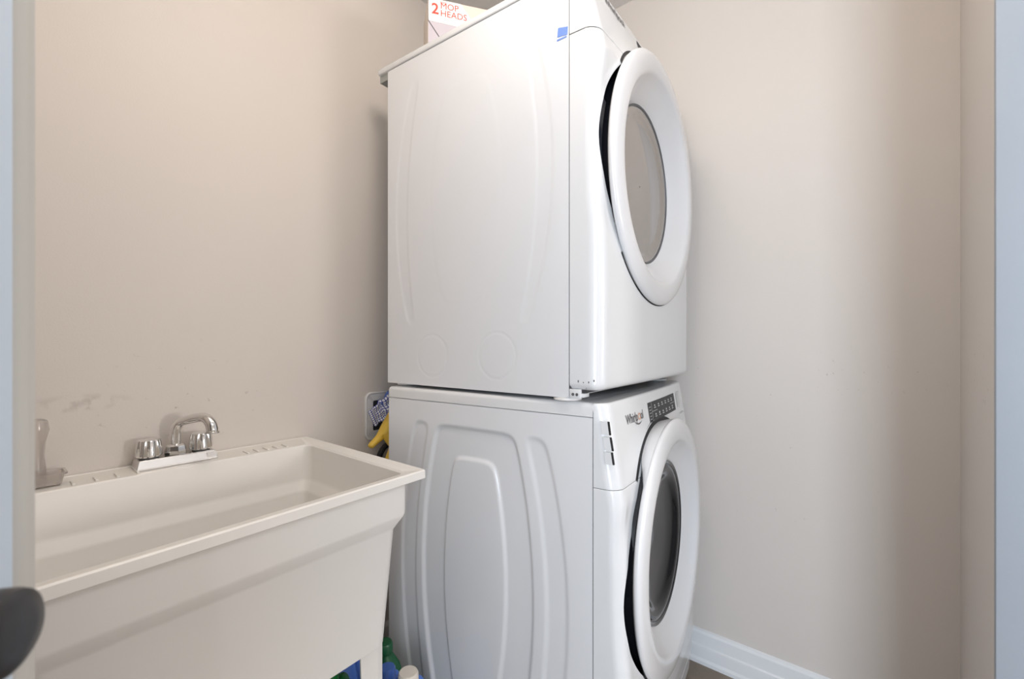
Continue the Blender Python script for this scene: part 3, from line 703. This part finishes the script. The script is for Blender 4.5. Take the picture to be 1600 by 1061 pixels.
def cloth():
    # folded corner of a checked cloth hanging out of the gap: triangle with folds
    A = np.array([0.866, 1.337, 0.886]); B = np.array([0.892, 1.337, 0.833]); Cc = np.array([0.955, 1.337, 0.945]); Dd = np.array([0.975, 1.337, 0.875])
    N = 22; V = []; UV = []
    for j in range(N+1):
        for i in range(N+1):
            s, t_ = i/N, j/N
            p = (A*(1-s)+Cc*s)*(1-t_) + (B*(1-s)+Dd*s)*t_
            p = p + np.array([0, -0.012*math.sin(s*9+t_*3)*s - 0.006*math.sin(t_*14)*s - .004*math.sin(s*21), 0.004*math.sin(s*17)*s*(1-t_)])
            V.append(p); UV.append((s*0.12, t_*0.075))
    F = [[j*(N+1)+i, j*(N+1)+i+1, (j+1)*(N+1)+i+1, (j+1)*(N+1)+i] for j in range(N) for i in range(N)]
    o = rawmesh('cleaning_cloth', V, F, M['check'], None, smooth=True)
    uv = o.data.uv_layers.new(name='uv')
    for l in o.data.loops: uv.data[l.index].uv = UV[l.vertex_index]
    md = o.modifiers.new('thickness', 'SOLIDIFY'); md.thickness = 0.002
    tag(o, 'blue and white checked cloth hanging over the outlet box', 'cloth')
    # darker blue fold showing behind the checked corner
    o2 = tube('blue_rag', [(0.920, 1.341, 0.905), (0.938, 1.341, 0.918), (0.955, 1.341, 0.935), (0.975, 1.343, 0.93), (0.985, 1.343, 0.89)], [.005, .009, .015, .016, .012], M['blue'], None, n=12)
    o2.name = 'blue_rag'; o2.parent = o; o2['label'] = 'darker blue bunched fold'
cloth()
def glove(name, root, label, palm_a, palm_b, pr, fingers):
    vs_ = []; es = []; rad = []
    def chain(pts, rs, start=None):
        prev = start
        for p, r_ in zip(pts, rs):
            vs_.append(p); rad.append(r_); i = len(vs_)-1
            if prev is not None: es.append((prev, i))
            prev = i
        return prev
    a = Vector(palm_a); b = Vector(palm_b)
    base = chain([a, (a+b)/2, b], [pr*.9, pr, pr*1.05])
    for pts, r0 in fingers:
        chain([Vector(p) for p in pts], [r0*(1-.12*k) for k in range(len(pts))], base)
    me = bpy.data.meshes.new(name); me.from_pydata(vs_, es, []); me.materials.append(M['glove'])
    o = bpy.data.objects.new(name, me); C.objects.link(o)
    md = o.modifiers.new('skin', 'SKIN'); md.use_smooth_shade = True
    for i, sv in enumerate(me.skin_vertices[0].data):
        sv.radius = (rad[i], rad[i]*.75); sv.use_root = (i == 0)
    md2 = o.modifiers.new('sub', 'SUBSURF'); md2.levels = 2; md2.render_levels = 2
    tag(o, label, 'glove', root)
    return o
G = 'yellow gloves behind the washer'
glove('rubber_glove', G, 'yellow rubber glove with its longest finger pointing left out of the gap', (0.945, 1.298, 0.885), (0.912, 1.294, 0.828), .024,
      [([(0.885, 1.292, 0.806), (0.862, 1.290, 0.793), (0.839, 1.288, 0.779)], .0165),
       ([(0.895, 1.280, 0.812), (0.905, 1.275, 0.790), (0.918, 1.272, 0.770)], .014),
       ([(0.925, 1.285, 0.790), (0.930, 1.280, 0.765), (0.935, 1.280, 0.745)], .012),
       ([(0.950, 1.290, 0.800), (0.955, 1.290, 0.775), (0.958, 1.290, 0.755)], .012),
       ([(0.925, 1.27, 0.862), (0.910, 1.262, 0.872), (0.905, 1.26, 0.888)], .0115)])
glove('rubber_glove', G, 'yellow rubber glove hanging straight down beside the hose', (0.927, 1.250, 0.83), (0.907, 1.247, 0.775), .020,
      [([(0.886, 1.244, 0.760), (0.876, 1.243, 0.742), (0.871, 1.242, 0.718)], .0105),
       ([(0.898, 1.244, 0.750), (0.893, 1.243, 0.725), (0.891, 1.242, 0.700)], .0105),
       ([(0.912, 1.246, 0.750), (0.912, 1.245, 0.720), (0.912, 1.245, 0.695)], .0105),
       ([(0.927, 1.248, 0.755), (0.930, 1.248, 0.730), (0.932, 1.248, 0.710)], .010),
       ([(0.937, 1.25, 0.80), (0.950, 1.25, 0.785), (0.957, 1.25, 0.77)], .011)])

# ------------------------------------------------------------------ things on top of the dryer
ZT = 1.985
mb = thing('mop_head_box', 'box of two mop heads with red lettering standing on the dryer', 'box', (0.877, 1.044, ZT+.001), math.radians(-34))
bm = bmesh.new(); add_box(bm, 0, 0.235, 0, 0.13, 0, 0.149, 0.0015)
from_bm('carton', bm, M['beige'], mb, angle=35)
ngon_prism('front_print', [(0.001, 0.001), (0.234, 0.001), (0.234, 0.148), (0.001, 0.148)], -0.0008, 0.0002, M['peach'], mb, axis='y')
ngon_prism('lower_band', [(0.001, 0.001), (0.15, 0.001), (0.10, 0.078), (0.001, 0.081)], -0.0013, -0.0008, M['lavender'], mb, axis='y')
wp = ngon_prism('white_print', [(0.001, 0.081), (0.10, 0.078), (0.130, 0.088), (0.133, 0.105), (0.097, 0.148), (0.001, 0.148)], -0.0019, -0.0008, M['paper'], mb, axis='y')
ngon_prism('crease', [(0.0005, 0.080), (0.0015, 0.082), (0.040, 0.030), (0.038, 0.029)], -0.0022, -0.0013, M['darkline'], mb, axis='y')
ngon_prism('crease', [(0.0, 0.08), (0.0013, 0.08), (0.0013, 0.148), (0.0, 0.148)], -0.0024, -0.0018, M['darkline'], mb, axis='y')
struct('ceiling_lamp_plate', (0.42, 0.58, 0.38, 0.54, H-0.03, H), M['trim'])
def box_text(txt, size, x, z, bold):
    V, F = text_verts(txt, size, bold)
    mesh('lettering', [(x+v[0], -0.0024, z+v[1]) for v in V], F, M['red'], mb)
box_text('2', 0.044, 0.010, 0.104, 0.0008)
box_text('MOP', 0.026, 0.036, 0.1225, 0.0)
box_text('HEADS', 0.026, 0.036, 0.1005, 0.0)
box_text('mm', 0.012, 0.036, 0.1435-.006, 0.0)

# crumpled plastic film beside the box
def film():
    bm = bmesh.new(); bmesh.ops.create_icosphere(bm, subdivisions=5, radius=1.0)
    from mathutils import noise
    for v in bm.verts:
        n_ = noise.noise(v.co*2.2+Vector((3, 1, 7)))*.30 + abs(noise.noise(v.co*5.5))*.28
        q = v.co*(0.85+n_); v.co = Vector((q.x*.10, q.y*.055, max(q.z, -.75)*.045+.034))
    o = from_bm('plastic_bag', bm, M['bag'], None, smooth=True); o.location = (1.10, 0.80, ZT+.001); o.rotation_euler = (0, 0, math.radians(-30))
    tag(o, 'crumpled pinkish white plastic bag beside the mop head box', 'bag')
film()

# ------------------------------------------------------------------ bottles on the floor between the sink and the washer
def jug(loc, rz, label, body, cap, h, wx, wy, capr):
    t = thing('detergent_bottle', label, 'bottle', loc, math.radians(rz), 'cleaning bottles on the floor')
    V = []; n = 32
    prof = [(0.92, 0), (1.0, .03), (1.0, .55), (.97, .68), (.80, .80), (.50, .88), (.36, .90)]
    for k, z in prof:
        for i in range(n):
            a = 2*PI*i/n; ca, sa = math.cos(a), math.sin(a); e = 0.55
            V.append((wx*k*math.copysign(abs(ca)**e, ca), wy*k*math.copysign(abs(sa)**e, sa), z*h))
    F = [[j*n+i, j*n+(i+1) % n, (j+1)*n+(i+1) % n, (j+1)*n+i] for j in range(len(prof)-1) for i in range(n)] + [list(range(n))[::-1], [(len(prof)-1)*n+i for i in range(n)]]
    mesh('body', V, F, body, t, angle=45)
    lathe('cap', [(capr*.96, h*.895), (capr, h*.905), (capr*.97, h*.98), (capr*.85, h*1.0), (.002, h*1.0)], cap, t, n=32)
    tube('handle', [(wx*.55, 0, h*.86), (wx*.85, 0, h*.86), (wx*1.12, 0, h*.74), (wx*1.08, 0, h*.55), (wx*.9, 0, h*.45)], .011, body, t)
jug((0.717, 0.929, 0), 0, 'small blue bottle with a domed cream cap between sink and washer', M['blue'], M['cream'], .292, .040, .033, .026)
jug((0.765, 1.10, 0), 96, 'tall dark green bottle at the back between sink and washer', M['dgreen'], M['dgreen'], .27, .055, .036, .024)
jug((0.713, 1.012, 0), 10, 'blue bottle with a blue cap behind the cream-capped one', M['blue'], M['blue'], .268, .034, .032, .022)
jug((0.52, 0.955, 0), 20, 'bright green bottle under the sink beside its leg', M['green'], M['green'], .40, .055, .04, .022)
jug((0.625, 1.10, 0), -10, 'navy blue speckled bottle under the sink behind its leg', M['blue'], M['blue'], .37, .045, .04, .022)

# ------------------------------------------------------------------ open door leaf beside the camera
PH = math.radians(11)
Cx, Cz = -.369, .337
ex, ez = -math.sin(PH), math.cos(PH); nx, nz = math.cos(PH), math.sin(PH)
LW = 0.82
def dpt(t, d): # t metres from the latch edge towards the hinge, d metres in front of the visible face
    return cw(Cx - ex*t + nx*d, Cz - ez*t + nz*d)
a = dpt(LW, 0); ang = math.atan2(dpt(0, 0)[1]-a[1], dpt(0, 0)[0]-a[0])   # hinge -> latch direction
dl = thing('door_1', 'pale blue-white open door leaf at the left edge of the picture', None, (a[0], a[1], 0.008), ang)
dl['kind'] = 'structure'
# local frame: x from hinge to latch, +y = hidden side, -y = visible face
lf = bmesh.new(); add_box(lf, 0, LW, 0.0, 0.035, 0, 2.03, .0015)
from_bm('door_leaf', lf, M['door'], dl, angle=35)
V = []; prof = [(LW-.002, .0355), (LW+.0004, .004), (LW+.004, .0015), (LW+.007, -.0005), (LW+.011, -.0012), (LW+.014, .0010), (LW+.018, -.0006), (LW+.0205, .0012), (LW+.021, .012), (LW+.010, .0355)]
for z in (0.004, 2.026):
    for p in prof: V.append((p[0], p[1], z))
n = len(prof); F = [list(range(n)), list(range(n, 2*n))] + [[i, (i+1) % n, n+(i+1) % n, n+i] for i in range(n)]
mesh('edge_seal', V, F, M['seal'], dl, angle=30)
for z in (0.25, 1.02, 1.80):
    lathe('hinge', [(0.007, -.045), (0.007, .045)], M['chrome_dull'], dl, n=16, xf=Matrix.Translation((-.004, -.004, z)))
kn = thing_part('door_knob', dl); kn.location = (LW-.060, 0, 0.934)
XF = Matrix.Rotation(PI/2, 4, 'X')
lathe('rose', [(0.032, 0), (0.032, .004), (0.027, .009), (0.014, .011)], M['knob'], kn, n=48, xf=XF)
lathe('knob', [(0.011, .008), (0.011, .022), (0.016, .027), (0.0240, .027), (0.0265, .031), (0.0265, .039), (0.0255, .0435), (0.022, .0460), (0.013, .0475), (0.002, .048)], M['knob'], kn, n=64, xf=XF, angle=30)
